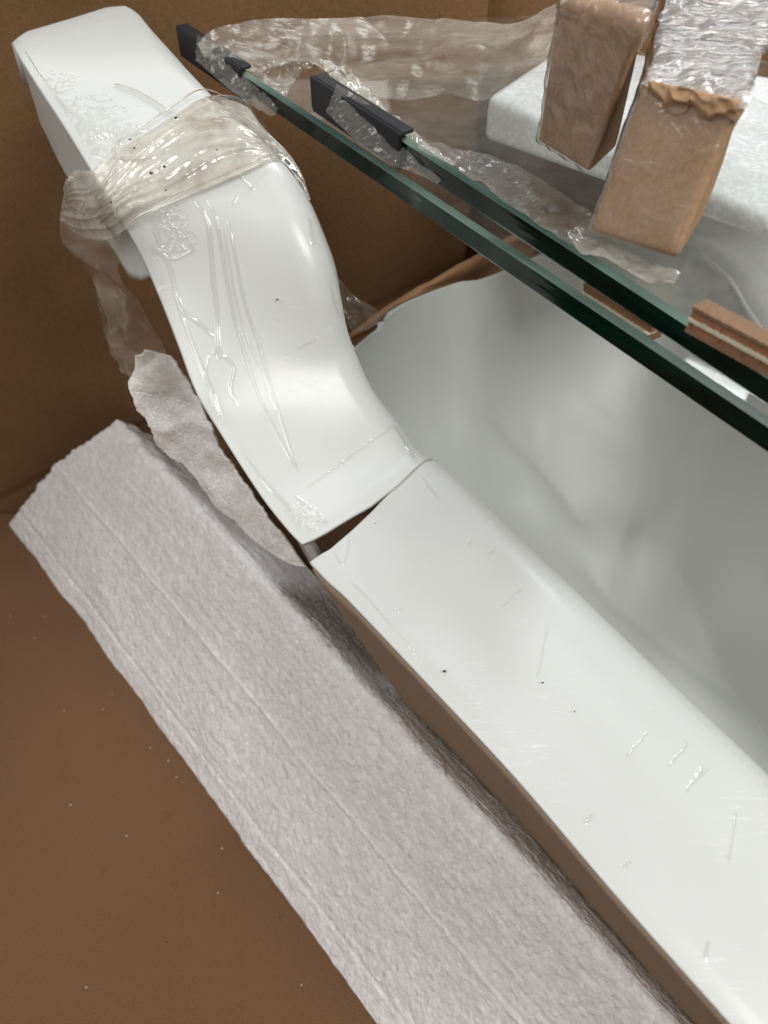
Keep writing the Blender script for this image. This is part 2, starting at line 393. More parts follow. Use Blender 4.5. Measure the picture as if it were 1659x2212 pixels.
def rim_piece(name, ribs, nu, label, tip=False):
    B, n = rim_surface(ribs, nu)
    if tip:      # the far end of the moulding rolls over
        m = 16
        for i in range(nu - m, nu):
            k = (i - (nu - m)) / (m - 1); B[i] -= n[i] * 0.002 * (1 - math.sqrt(max(0, 1 - k * k * 0.96)))
    down = np.array([0, 0, -1.0])
    extra_r = [B[:, -1] - n[:, -1] * a for a in (0.004, 0.009, 0.015)]
    # lip on the outer side turns in under itself
    G = np.concatenate([B] + [e[:, None] for e in extra_r], 1)
    if tip:
        ext = G[-1] - G[-3]; ext /= np.linalg.norm(ext, axis=1, keepdims=True); nl = n[-1].mean(axis=0)
        G = np.concatenate([G] + [(G[-1] + ext * a - nl * b)[None] for a, b in ((0.0012, 0.0006), (0.002, 0.002), (0.0022, 0.006), (0.001, 0.022))], 0)
    # order must give outward normals
    o = grid_obj(name, G, M['plastic'], shell, label=label)
    nn = normals(G)
    flip = nn[nu // 2, G.shape[1] // 2, 2] > 0
    if flip: o.data.flip_normals()
    md = o.modifiers.new('thickness', 'SOLIDIFY'); md.thickness = 0.0035; md.offset = -1
    o.data.materials.append(M['broken']); md.material_offset_rim = 0
    return o, G
rim_low, GL = rim_piece('rim', low, 150, 'straight near length of rim below the crack')
rim_up, GU = rim_piece('rim', upp, 260, 'broken off curved upper length of rim', True)
bpy.context.view_layer.update()
def bvh_of(G):
    nu, nv = G.shape[:2]; return BVHTree.FromPolygons([Vector(v) for v in G.reshape(-1, 3)], grid_faces(nu, nv))
BV = [bvh_of(GU), bvh_of(GL)]
def hit(px, py, lift=0.0):
    best = None
    for b in BV:
        loc, nor, idx, dist = b.ray_cast(O, ray(px, py).normalized())
        if loc is not None and (best is None or dist < best[1]):
            if nor.dot(ray(px, py)) > 0: nor = -nor
            best = (loc, dist, nor)
    if best is None: return None
    return best[0] + best[2] * lift
def near(px, py, lift=0.0):
    h = hit(px, py, lift)
    if h is not None: return h
    best = None
    for d in np.linspace(0.26, 0.45, 60):
        p = UD(px, py, d)
        for b in BV:
            loc, nor, idx, dist = b.find_nearest(p)
            if best is None or dist < best[1]: best = (p, dist)
    return best[0]

# outer wall under the lip of each piece
def skirt(name, B, depths, label, inset=0.009, leans=(0.10, 0.10), i0=0, i1=None, mat='plastic', parent=None):
    i1 = i1 or B.shape[0]
    nn = normals(B)
    if nn[B.shape[0] // 4, 20, 2] < 0: nn = -nn
    Bs = B[i0:i1]; ns = nn[i0:i1, 12:30].mean(axis=1); ns /= np.linalg.norm(ns, axis=1, keepdims=True)
    inn = Bs[:, 25] - Bs[:, 0]; inn /= np.linalg.norm(inn, axis=1, keepdims=True)
    top = Bs[:, 0] + inn * inset - ns * 0.0045
    q = np.linspace(0, 1, len(Bs))
    dd = np.interp(q, np.linspace(0, 1, len(depths)), depths)[:, None]; ll = np.interp(q, np.linspace(0, 1, len(leans)), leans)[:, None]
    rows = []
    for k in np.linspace(0, 1, 14):
        dirn = -ns * (1 - k) * 0.6 + np.array([0, 0, -1.0]) * (0.4 + 0.6 * k); dirn /= np.linalg.norm(dirn, axis=1, keepdims=True)
        rows.append(top + inn * ll * k + dirn * dd * k)
    return grid_obj(name, np.array(rows), M[mat], parent or shell, solid=0.003, offset=0, label=label)
skirt('skirt', GL, [0.30] * 5, 'outer wall below the near rim', i0=6)
skirt('skirt', GU, [0.30, 0.26, 0.20, 0.15, 0.075, 0.028], 'outer wall below the curved rim', leans=(0.10, 0.06, 0.03, 0.01), i0=16, i1=135)
skirt('skirt', GU, [0.004, 0.03, 0.05, 0.05, 0.045, 0.04], 'short outer wall below the far end of the rim', leans=(0.0, 0.0), inset=0.004, i0=112)

shade_strip = empty('wall_shade_strip', tuple(GL[60, 0]), 'brown strip added under the lip of the near rim in place of shade on the outer wall', 'shade strip')  # added brown strip stands in for deep shade on the white outer wall
skirt('sheet', GL, [0.26] * 5, '', inset=0.002, leans=(0.085, 0.085), i0=2, mat='wall_shade', parent=shade_strip)

# inside of the basin
far = [(740, 768), (800, 728), (870, 678), (960, 634), (1050, 600), (1180, 545), (1330, 508), (1470, 520), (1570, 590), (1630, 680), (1740, 830), (1950, 1050), (2350, 1500)]
FZ = 0.36
farw = np.array([tuple(UZ(a, b, FZ)) for a, b in far])
ik = 75
near_edge = np.concatenate([GU[ik:9:-1, -1], GL[9:, -1]])
NU, NV = 220, 170
A = resample(near_edge, NU)
for _ in range(12): A[1:-1] = (A[:-2] + 2 * A[1:-1] + A[2:]) / 4
Bf = catmull(farw, 400); Bf = resample(Bf, NU)
G = np.zeros((NU, NV, 3))
for i in range(NU):
    for j, s in enumerate(np.linspace(0, 1, NV)):
        p = A[i] * (1 - s) + Bf[i] * s
        u0 = i / NU; wall = (1 - math.exp(-s / 0.06)); fs = 0.25 + 0.5 * min(1, u0 * 1.6); farside = 1 - max(0, (s - fs) / (1 - fs)) ** 1.5
        zz = p[2] - (0.09 + 0.10 * min(1, u0 * 2)) * wall * max(0.0, farside)
        u = i / NU
        zz += 0.005 * wall * farside * (math.sin(p[0] * 34 + p[1] * 15) * 0.5 + 1.1 * fbm((p[0], p[1], 0.3), 8, 2))
        G[i, j] = (p[0], p[1], zz)
bvb = bvh_of(G)  # ridges and valleys added to shape the bright and dark reflection streaks
for pts, wd_, ht in (([(1205, 860), (1290, 930), (1440, 1010), (1640, 1100)], 0.011, 0.007), ([(1300, 975), (1420, 1010), (1560, 1075), (1655, 1130)], 0.007, -0.004),
                    ([(1340, 1180), (1480, 1200), (1655, 1300)], 0.030, 0.016),
                    ([(1240, 1200), (1380, 1330), (1655, 1530)], 0.014, -0.009), ([(840, 800), (930, 765), (1050, 760)], 0.024, 0.014),
                    ([(900, 830), (1080, 830), (1180, 900)], 0.020, -0.012), ([(960, 930), (1100, 1010), (1200, 1130)], 0.020, 0.012), ([(1050, 900), (1200, 1040), (1270, 1150)], 0.012, -0.008)):
    W3 = []
    for a, b in pts:
        loc = bvb.ray_cast(O, ray(a, b).normalized())[0]
        if loc is not None: W3.append(tuple(loc))
    if len(W3) < 2: continue
    W3 = catmull(np.array(W3), 50); tt = np.linspace(0, 1, 50)
    dd_ = np.linalg.norm(G[:, :, None, :2] - W3[None, None, :, :2], axis=3); k = dd_.argmin(axis=2); d = dd_.min(axis=2)
    G[:, :, 2] += 1.1 * ht * np.exp(-(d / wd_) ** 2) * np.clip(np.minimum(tt[k], 1 - tt[k]) * 5 + 0.3, 0, 1)
for _ in range(14):
    Z = G[:, :, 2].copy(); G[1:-1, 1:-1, 2] = (Z[:-2, 1:-1] + Z[2:, 1:-1] + Z[1:-1, :-2] + Z[1:-1, 2:] + 2 * Z[1:-1, 1:-1]) / 6
ob = grid_obj('basin_floor', G, M['plastic_basin'], shell, solid=0.004)
# far edge of the basin rolls over to a flange
n = len(Bf); rows = []
for k, (o_, z_) in enumerate([(0, 0), (0.004, 0.004), (0.012, 0.006), (0.022, 0.002), (0.028, 0.005), (0.06, 0.012), (0.075, 0.011), (0.082, 0.004), (0.086, -0.05)]):
    t = np.gradient(Bf, axis=0); t /= np.linalg.norm(t, axis=1, keepdims=True)
    out = np.stack([-t[:, 1], t[:, 0], 0 * t[:, 0]], 1)
    rows.append(Bf + out * o_ * np.clip(np.linspace(0, 1, n) * 6 - 1.8, 0.0, 1)[:, None] + np.array([0, 0, z_]) * np.clip(np.linspace(0, 1, n) * 6 - 1.5, 0.05, 1)[:, None])
grid_obj('far_rim', np.array(rows), M['plastic_basin'], shell)

# ------------------------------------------------------------------ protective film on the rim, raised in ridges
def seg_dist(P, a, b):
    ab = b - a; t = np.clip(((P - a) @ ab) / (ab @ ab + 1e-12), 0, 1)
    return np.linalg.norm(P - (a + t[:, None] * ab), axis=1), t
def film_on(name, ribs, nu, i0, i1, t0, t1, ridges, crinkle, label, tip=False, wk=0.82, nc=260):
    ts = np.linspace(t0, t1, nc)
    B, n = rim_surface(ribs, nu, ts)
    if tip:
        m = int(16 * nu / 260)
        for i in range(nu - m, nu):
            k = (i - (nu - m)) / (m - 1); B[i] -= n[i] * 0.002 * (1 - math.sqrt(max(0, 1 - k * k * 0.96)))
    B, n = B[i0:i1], n[i0:i1]; shp = B.shape
    P = B.reshape(-1, 3); h = np.full(len(P), 0.0006)
    for pts, wd, ht in ridges:
        w3 = [hit(*p) for p in pts]; w3 = [np.array(x) for x in w3 if x is not None]
        if len(w3) < 2: continue
        w3 = catmull(w3, len(w3) * 5); m = len(w3)
        best = np.full(len(P), 1e9); tt = np.zeros(len(P))
        for k in range(m - 1):
            d, t = seg_dist(P, w3[k], w3[k + 1]); upd = d < best; best[upd] = d[upd]; tt[upd] = (k + t[upd]) / (m - 1)
        taper = np.clip(np.minimum(tt, 1 - tt) * 7, 0, 1)
        h += wk * ht * taper * np.exp(-(best / (wd * wk)) ** 2)
    for (px, py, rad, amp, sc_) in crinkle:
        c = hit(px, py)
        if c is None: continue
        d = np.linalg.norm(P - np.array(c), axis=1); idx = np.nonzero(d < rad * 1.6)[0]
        for q in idx:
            v = Vector(P[q]); a = abs(noise.noise(v * sc_)) + 0.5 * abs(noise.noise(v * sc_ * 2.3))
            h[q] += amp * max(0, 0.33 - a) * 2 * math.exp(-(d[q] / rad) ** 2)
    P = P + n.reshape(-1, 3) * (h - 0.0002)[:, None]
    nu_, nv_ = shp[:2]; keep = [f for f in grid_faces(nu_, nv_) if max(h[f[0]], h[f[1]], h[f[2]], h[f[3]]) > 0.00068]
    used = sorted({i for f in keep for i in f}); mp = {i: k for k, i in enumerate(used)}
    return mk(name, P[used], [tuple(mp[i] for i in f) for f in keep], M['film'], shell, label=label, kind='stuff')
R_up = [([(444, 426), (465, 468), (478, 530), (491, 607), (505, 680), (523, 746), (551, 838), (583, 908), (615, 970), (643, 1019)], 0.0007, 0.0010),
        ([(491, 463), (507, 545), (523, 630), (540, 690), (560, 746), (580, 820), (597, 875), (620, 950), (646, 1023)], 0.0006, 0.0010),
        ([(478, 470), (495, 560), (508, 640), (535, 735), (565, 800), (590, 870), (640, 1005)], 0.0005, 0.0006),
        ([(417, 426), (449, 482), (458, 560), (462, 610), (468, 653), (472, 755), (490, 775), (505, 797), (498, 838), (514, 880)], 0.0009, 0.0011),
        ([(324, 463), (347, 528), (370, 588), (384, 653), (417, 746), (454, 838), (486, 931), (560, 1030), (650, 1120)], 0.0012, 0.0006),
        ([(384, 640), (394, 672), (431, 699), (463, 729)], 0.0009, 0.0010), ([(452, 760), (445, 800), (448, 830), (456, 845)], 0.0006, 0.0005),
        ([(460, 765), (470, 755), (478, 765), (468, 775)], 0.0008, 0.001),
        ([(660, 1056), (700, 1028), (821, 939), (850, 919)], 0.0004, 0.0006), ([(850, 919), (875, 960), (900, 1003)], 0.0009, 0.0008),
        ([(640, 756), (664, 743), (682, 732)], 0.0004, 0.0005), ([(510, 372), (548, 412)], 0.0008, 0.0009), ([(500, 445), (513, 422)], 0.0005, 0.0007),
        ([(715, 600), (722, 650), (740, 700), (765, 740)], 0.0010, 0.0006), ([(668, 470), (674, 505), (676, 530)], 0.0009, 0.0006),
        ([(636, 1070), (700, 1130), (735, 1122)], 0.0012, 0.0006), ([(245, 185), (301, 206), (357, 241), (395, 262)], 0.0016, 0.0018),
        ([(47, 107), (70, 145), (103, 193), (120, 230), (142, 262)], 0.0009, 0.0013), ([(103, 193), (150, 240), (200, 272), (245, 300)], 0.0008, 0.0011),
        ([(190, 300), (240, 290), (262, 320), (240, 345)], 0.0010, 0.001), ([(255, 300), (300, 283), (330, 287)], 0.0008, 0.001),
        ([(330, 530), (372, 560), (420, 540)], 0.0006, 0.0007)]
C_up = [(368, 484, 0.007, 0.0010, 290), (392, 520, 0.006, 0.0009, 330), (352, 545, 0.005, 0.0007, 300), (110, 180, 0.013, 0.0006, 260), (190, 250, 0.015, 0.0007, 230), (230, 310, 0.014, 0.0009, 220), (650, 1120, 0.008, 0.0008, 500)]
film_on('protective_film', upp, 620, 12, 580, 0.05, 0.965, R_up, C_up, 'clear wrinkled film stuck on the curved rim', True)
R_lo = [([(1085, 1312), (1110, 1288), (1138, 1265)], 0.0003, 0.0005), ([(1184, 1342), (1172, 1410), (1158, 1482)], 0.00035, 0.0005), ([(1010, 1178), (1022, 1166)], 0.0004, 0.0005),
        ([(1052, 1200), (1068, 1192)], 0.0004, 0.0005), ([(855, 1325), (870, 1312)], 0.0003, 0.0005), ([(1400, 1580), (1350, 1640)], 0.0004, 0.0005),
        ([(1477, 1600), (1480, 1612), (1440, 1660)], 0.0004, 0.0006), ([(1520, 1655), (1480, 1712)], 0.0006, 0.0006), ([(1530, 1660), (1500, 1690)], 0.0004, 0.0006),
        ([(1100, 1860), (1090, 1880)], 0.0004, 0.0004), ([(1360, 1858), (1345, 1880)], 0.0006, 0.0005), ([(1280, 1760), (1262, 1780)], 0.0006, 0.0006),
        ([(1590, 1750), (1572, 1870)], 0.0005, 0.0004), ([(1530, 2030), (1522, 2075)], 0.0008, 0.0006),
        ([(722, 1190), (733, 1215), (745, 1215), (757, 1150)], 0.0005, 0.0007), ([(755, 1255), (800, 1300), (920, 1440)], 0.0004, 0.0005), ([(900, 1005), (925, 1050), (950, 1080)], 0.001, 0.0006)]
film_on('protective_film', low, 760, 5, 640, 0.05, 0.965, R_lo, [], 'clear scratched film stuck on the straight rim', wk=0.62, nc=330)

# ------------------------------------------------------------------ crumpled wrap round the knee of the rim
wrapt = empty('stretch_wrap_band', tuple(near(430, 350)), 'yellowish crumpled clear wrap bound round the bend of the white rim', 'plastic wrap')
up_e = [(140, 400), (150, 380), (165, 368), (197, 368), (228, 345), (262, 318), (328, 278), (385, 243), (437, 213), (495, 207), (535, 224), (565, 262), (600, 305), (632, 348), (654, 392), (668, 432)]
lo_e = [(132, 478), (158, 500), (190, 515), (225, 520), (262, 503), (295, 472), (328, 455), (385, 433), (437, 414), (495, 390), (546, 368), (588, 350), (614, 356), (636, 376), (652, 402), (664, 436)]
def wrap_layer(name, ue, le, lift, amp, sc_, nu=210, nv=90, mat='wrap', seed=0):
    U = resample(catmull(np.array(ue, float), 120), nu); Lw = resample(catmull(np.array(le, float), 120), nu)
    G = np.zeros((nu, nv, 3))
    for i in range(nu):
        for j in range(nv):
            k = j / (nv - 1); p = U[i] * (1 - k) + Lw[i] * k
            q = np.array([p[0], p[1]])
            G[i, j, :2] = q
    base = np.zeros((nu, nv, 3))
    for i in range(nu):
        for j in range(nv):
            px, py = G[i, j, 0], G[i, j, 1]; h = hit(px, py, lift)
            if h is None: base[i, j] = np.nan
            else: base[i, j] = h
    # fill outside the rim by distance from the lens carried on from the last hit
    D = np.full((nu, nv), np.nan)
    rd = np.array([[tuple(ray(G[i, j, 0], G[i, j, 1])) for j in range(nv)] for i in range(nu)])
    ok = ~np.isnan(base[..., 0]); D[ok] = ((base - np.array(O)) / rd)[..., 1][ok]
    for j in range(nv):
        col = D[:, j]; okc = np.nonzero(~np.isnan(col))[0]
        if len(okc) == 0: col[:] = 0.34; continue
        f, l = okc[0], okc[-1]
        for i in range(0, f): col[i] = col[f] + (f - i) * 0.0009
        for i in range(l + 1, nu): col[i] = col[l] + (i - l) * 0.0012
        bad = np.isnan(col); col[bad] = np.interp(np.nonzero(bad)[0], np.nonzero(~bad)[0], col[~bad])
    D = (np.pad(D, 2, mode='edge')); D = sum(D[a:a + nu, b:b + nv] for a in range(5) for b in range(5)) / 25
    W = np.array(O) + rd * D[..., None]
    n = normals(W)
    if (n[nu // 2, nv // 2] * rd[nu // 2, nv // 2]).sum() > 0: n = -n
    for i in range(nu):
        for j in range(nv):
            p = Vector(W[i, j]); e = math.sin(math.pi * j / (nv - 1)) ** 0.4
            a = 1 - 2.2 * abs(noise.noise(Vector((i / nu * 3 + seed, j / nv * 6.5 + i / nu * 2.0, 0.2)) + 0.35 * noise.noise_vector(p * 30)))
            b = 1 - 2 * abs(noise.noise(p * sc_)); c = noise.noise(p * sc_ * 2.7)
            W[i, j] += n[i, j] * (amp * (0.8 * max(a, 0) ** 1.5 + 0.15 * max(0, b) ** 2 + 0.10 * c) * (0.35 + 0.65 * e))
    return grid_obj(name, W, M[mat], wrapt)
wrap_layer('wrap_layer', up_e, lo_e, 0.0015, 0.0019, 90)
ue2 = [(165, 450), (200, 400), (262, 330), (330, 290), (437, 250), (520, 265), (565, 295), (612, 338), (645, 385)]
le2 = [(232, 488), (262, 470), (300, 452), (340, 436), (437, 396), (540, 352), (590, 338), (622, 362), (650, 398)]
wrap_layer('wrap_layer', ue2, le2, 0.0032, 0.0018, 110, seed=7)
# rolled creases along the free edges of the wrap
def tube(name, pts, r, mat, parent, seg=6, rv=None, **kw):
    P = catmull(np.array([tuple(p) for p in pts]), len(pts) * 8); m = len(P); T = np.gradient(P, axis=0)
    V = []
    for i in range(m):
        t = Vector(T[i]).normalized(); a = t.orthogonal().normalized(); b = t.cross(a)
        rr = r * (0.6 + 0.6 * abs(noise.noise(Vector(P[i]) * 150))) * min(1, 0.15 + 4 * min(i, m - 1 - i) / m)
        for k in range(seg):
            an = 2 * math.pi * k / seg; V.append(Vector(P[i]) + (a * math.cos(an) + b * math.sin(an)) * rr)
    return mk(name, V, grid_faces(m, seg, True), mat, parent, **kw)
for pts, r in (([(210, 385), (262, 322), (328, 281), (385, 246), (437, 216), (495, 210)], 0.0007),
               ([(262, 470), (255, 430), (300, 458), (345, 444), (437, 400)][0:1] + [(252, 425), (270, 415), (310, 398), (350, 384)], 0.0006),
               
               ([(265, 320), (258, 345), (275, 352), (320, 350), (350, 342)], 0.0007),
               ([(400, 345), (450, 325), (520, 318), (600, 322)], 0.0006), ([(380, 330), (440, 305), (520, 298), (580, 312)], 0.0006),
               ([(268, 498), (330, 458), (437, 417), (546, 372), (595, 349)], 0.0007)):
    tube('wrap_crease', [near(*p, lift=0.0052) for p in pts], r, M['wrap'], wrapt)
random.seed(5)
for px, py in ((388, 284), (291, 328), (473, 346), (333, 392), (362, 381), (256, 440), (364, 422), (300, 345)):
    c = near(px, py, 0.0085); V = []
    s = random.uniform(0.0006, 0.0012)
    for k in range(6): V.append(c + Vector((math.cos(k * 1.047) * s * random.uniform(0.6, 1.3), math.sin(k * 1.047) * s * random.uniform(0.6, 1.3), 0)))
    V.append(c + Vector((0, 0, s * 0.7))); V.append(c - Vector((0, 0, s * 0.5)))
    mk('dirt_speck', V, [(k, (k + 1) % 6, 6) for k in range(6)] + [((k + 1) % 6, k, 7) for k in range(6)], M['dirt'], wrapt, smooth=False)

# torn tail of wrap hanging off the outer side
def sheet(name, A_, B_, mat, parent=None, nu=120, nv=50, amp=0.004, sc_=35, rag=0.0, solid=0, **kw):
    """sheet between two edges given as (px,py,depth)"""
    A_ = resample(catmull(np.array([tuple(UD(*p)) for p in A_]), 100), nu); B_ = resample(catmull(np.array([tuple(UD(*p)) for p in B_]), 100), nu)
    G = np.zeros((nu, nv, 3))
    for i in range(nu):
        ra = rag * (noise.noise(Vector((i * 0.11, 1.3, 0))) + 0.3 * noise.noise(Vector((i * 0.43, 5.3, 0)))); rb = rag * (noise.noise(Vector((i * 0.09, 8.3, 2))) + 0.3 * noise.noise(Vector((i * 0.37, 2.3, 7))))
        for j in range(nv):
            k = ra + (1 + rb - ra) * j / (nv - 1)
            G[i, j] = A_[i] * (1 - k) + B_[i] * k
    n = normals(G)
    for i in range(nu):
        for j in range(nv):
            p = Vector(G[i, j]); G[i, j] += n[i, j] * amp * ((1 - 2 * abs(noise.noise(p * sc_))) + 0.5 * noise.noise(p * sc_ * 3.1) - 0.3)
    return grid_obj(name, G, M[mat], parent, solid=solid, **kw)
sheet('torn_tail', [(150, 375, 0.33), (131, 478, 0.345), (150, 528, 0.355), (200, 605, 0.37), (230, 690, 0.385), (238, 735, 0.40), (268, 775, 0.41), (284, 838, 0.42)],
      [(255, 430, 0.33), (266, 500, 0.34), (256, 560, 0.355), (262, 600, 0.37), (303, 656, 0.385), (343, 727, 0.40), (380, 800, 0.41), (410, 870, 0.42)],
      'wrap_thin', wrapt, amp=0.004, rag=0.06)
sheet('torn_tail', [(196, 560, 0.375), (212, 640, 0.385), (236, 735, 0.40), (262, 800, 0.41)], [(284, 640, 0.375), (275, 700, 0.385), (300, 760, 0.40), (330, 830, 0.41)],
      'wrap_thin', wrapt, amp=0.003, rag=0.12, nu=80, nv=30)
# white soft foam sheet stuffed between outer wall and foam board
sheet('foam_sheet', [(305, 770, 0.425), (290, 815, 0.43), (284, 840, 0.43), (300, 880, 0.44), (335, 925, 0.45), (352, 968, 0.46), (405, 1010, 0.46), (480, 1095, 0.46), (560, 1170, 0.455), (650, 1225, 0.45)],
      [(312, 752, 0.415), (345, 758, 0.42), (372, 775, 0.42), (415, 830, 0.425), (450, 900, 0.43), (498, 991, 0.44), (545, 1060, 0.44), (595, 1130, 0.44), (635, 1185, 0.445), (662, 1222, 0.45)], 'foam_sheet', None,
      amp=0.0022, sc_=30, rag=0.08, nu=160, nv=60, solid=0.002, label='torn soft white foam sheet tucked between the basin wall and the foam board', cat='foam sheet')

# ------------------------------------------------------------------ leaning foam board
prof0 = [(20, 1132, 0.0), (120, 1000, 0.095), (200, 886, 0.171)]
eL = np.array(UZ(20, 1132, 0.0)); eT = np.array(UZ(713, 1445, 0.171)); eT2 = np.array(UZ(1397, 2158, 0.171)); ax = eT2 - eT; ax /= np.linalg.norm(ax)
bL2 = np.array(UZ(820, 2212, 0.0)); axL = bL2 - eL; LL = np.linalg.norm(axL); axL /= LL
eR = np.array(UZ(120, 1002, 0.092)); bR2 = np.array(UZ(1130, 2212, 0.092))
eT0 = np.array(UY(258, 893, 0.60)); eT0[2] = 0.168
th = 0.062
NUf, kx = 520, 1.22
us = np.linspace(0, kx, NUf)
Lline = np.array([eL + (bL2 - eL) * u for u in us]); Rline = np.array([eR + (bR2 - eR) * u for u in us])
Tend = eT + ax * 0.36
Tline = np.array([eT0 + (Tend - eT0) * (u / kx) for u in us])
def foam_pt(i, v):
    """v: 0 bottom-left .. 0.45 ridge .. 0.85 top, then over the top edge down the shaded side"""
    L_, R_, T_ = Lline[i], Rline[i], Tline[i]
    if v < 0: return L_ + (L_ - R_) * 0.0
    if v <= 0.45: return L_ + (R_ - L_) * (v / 0.45)
    if v <= 1.0: return R_ + (T_ - R_) * ((v - 0.45) / 0.55)
    side = np.array([0.52, 0.35, -0.78]); return T_ + side * (v - 1.0) * 0.12
vs = np.concatenate([np.linspace(0, 1.0, 150), np.linspace(1.01, 1.9, 60)])
G = np.array([[foam_pt(i, v) for v in vs] for i in range(NUf)])
for _ in range(90):   # round the top edge
    G[:, 118:172] = (G[:, 117:171] + G[:, 118:172] * 2 + G[:, 119:173]) / 4
n = normals(G)
if n[100, 50, 2] < 0: n = -n
for i in range(NUf):
    for j in range(len(vs)):
        p = Vector(G[i, j]); v = vs[j]; u = us[i]
        along = Vector((u * 9, v * 42, 0)); h = 0.0004 * noise.noise(along) + 0.0007 * noise.noise(p * 90)
        h += 0.003 * noise.noise(p * 14)
        if abs(v - 0.45) < 0.02: h += 0.0016 * math.exp(-((v - 0.45 + 0.004 * noise.noise(Vector((u * 20, 0, 0)))) / 0.005) ** 2)
        if abs(v - 0.10) < 0.03: h -= 0.0012 * math.exp(-((v - 0.10) / 0.006) ** 2)
        if v > 1: h += 0.0007 * noise.noise(Vector((u * 12, v * 60, 3)))
        q = n[i, j] * h
        if j < 4:
            q = q + (Lline[i] - Rline[i]) * (0.012 * noise.noise(Vector((u * 60, 0, 5))) + 0.018 * max(0, noise.noise(Vector((u * 130, 3, 5))) - 0.25)) * (1 - j / 4)
        e = min(1, i / 10); 
        if e < 1: q = q + (axL) * (0.006 * noise.noise(Vector((v * 22, 0, 1)))) * (1 - e)
        if v > 0.93 and u < 0.16: q = q - np.array([0, 0, 1]) * 0.012 * (v - 0.93) * (1 - u / 0.16) + np.array([0, 0, 0.004 * noise.noise(p * 60)])
        G[i, j] += q
# close the end and the underside
under = np.array([Lline + np.array([0.05, 0.04, -0.0]) * 0 + np.array([0.0, 0.0, 0.0])])
G2 = np.concatenate([G, (Lline + np.array([0.12, 0.08, 0.0]))[:, None]], 1)
fo = grid_obj('foam_board', G2, M['foam'], None, label='long rough white foam board leaning beside the cracked rim', cat='foam board')
nv2 = G2.shape[1]
cap = [j for j in range(nv2)]
bm = bmesh.new(); bm.from_mesh(fo.data); bm.verts.ensure_lookup_table()
c = bm.verts.new(tuple(np.mean(G2[0, 20:180], axis=0))); bm.verts.ensure_lookup_table()
for j in range(nv2 - 1):
    bm.faces.new((bm.verts[j + 1], bm.verts[j], c))
bm.faces.new((bm.verts[0], bm.verts[nv2 - 1], c)); bm.to_mesh(fo.data); bm.free()

# ------------------------------------------------------------------ two glass plates with bevelled edges
def plate(name, A_, B_, wdir, th, label, ext=1.25):
    A_, B_ = Vector(A_), Vector(B_); e = (B_ - A_) * ext; wv = Vector(wdir)
    up = e.cross(wv).normalized()
    if up.z < 0: up = -up
    eo = wv.cross(e)  # unused
    inn = (wv - e.normalized() * wv.dot(e.normalized())).normalized(); endn = e.normalized()
    b = th * 0.17
    t = empty(name, tuple(A_), label, 'glass plate', 'glass plates stacked under the wrapped blocks')
    C = [A_, A_ + e, A_ + e + wv, A_ + wv]
    cen = sum(C, Vector()) / 4
    def ring(off, z): return [c_ + (cen - c_).normalized() * 0 + (inn if k in (0, 1) else -inn) * off + (endn if k in (0, 3) else -endn) * off + up * z for k, c_ in enumerate(C)]
    r0, r1, r2, r3 = ring(b, -th / 2), ring(0, -th / 2 + b), ring(0, th / 2 - b), ring(b, th / 2)
    mk('top_pane', r3, [(0, 1, 2, 3)], M['pane'], t, smooth=False); mk('under_pane', r0, [(3, 2, 1, 0)], M['pane'], t, smooth=False)
    sides = []
    def band(nm, a, c_, mat):
        mk(nm, [a[0], a[1], c_[1], c_[0]], [(0, 1, 2, 3)], mat, t, smooth=False)
        mk('polished_side', a + c_, [(k, (k + 1) % 4, 4 + (k + 1) % 4, 4 + k) for k in (1, 2, 3)], M['pane'], t, smooth=False) if False else None
    band('bevel', r0, r1, M['bevel']); band('edge', r1, r2, M['edge']); band('bevel', r2, r3, M['bevel'])
    mk('polished_side', [p for rr in (r0, r1, r2, r3) for p in rr], [(b_ * 4 + k, b_ * 4 + (k + 1) % 4, b_ * 4 + 4 + (k + 1) % 4, b_ * 4 + 4 + k) for b_ in range(3) for k in (1, 2, 3)], M['pane'], t, smooth=False)
    return t, up, inn, endn
wd = (0.235, 0.043, 0.0)
def mid(px, py, d): return UD(px, py, d)
A1 = mid(398, 92, 0.462); B1 = mid(1659, 950, 0.243)
A2 = mid(690, 207, 0.372); B2 = mid(1659, 846, 0.236)
p1, up1, in1, en1 = plate('glass_plate', A1, B1, wd, 0.0122, 'lower thick glass plate with a green black edge, nearer the cracked rim')
p2, up2, in2, en2 = plate('glass_plate', A2, B2, (0.235, 0.043, 0.0), 0.0117, 'upper thick glass plate with a dark green edge, carrying the wrapped blocks')

# black corner guards, U section pushed on the edge
def guard(name, A_, dirv, inn, up, L_, th, deep, label):
    A_ = Vector(A_) - dirv * 0.004; t = empty(name, tuple(A_), label, 'edge guard', 'black rubber guards on the glass corners')
    def prism(nm, o0, o1, z0, z1):
        c8 = [A_ + dirv * a + inn * b + up * z for z in (z0, z1) for a, b in ((0, o0), (L_, o0), (L_, o1), (0, o1))]
        return bevel_box(nm, c8, M['rubber'], t, 0.0020, 5)
    g = th / 2 + 0.0003; w_ = 0.0026
    prism('spine', -w_, -0.0003, -g - w_ + 0.0005, g + w_ - 0.0005)
    prism('flange', -w_ + 0.0012, deep, g + 0.0004, g + w_); prism('flange', -w_ + 0.0012, deep, -g - w_, -g - 0.0004)
    c8 = [A_ + dirv * a + inn * b + up * z for z in (-g - w_ + 0.001, g + w_ - 0.001) for a, b in ((-w_, -w_ + 0.001), (0.0, -w_ + 0.001), (0.0, deep), (-w_, deep))]
    bevel_box('end_cap', c8, M['rubber'], t, 0.002, 4)
    return t
L1 = (UD(552, 196, 0.425) - UD(398, 92, 0.462)).length; L2 = (UD(862, 322, 0.335) - UD(690, 200, 0.372)).length
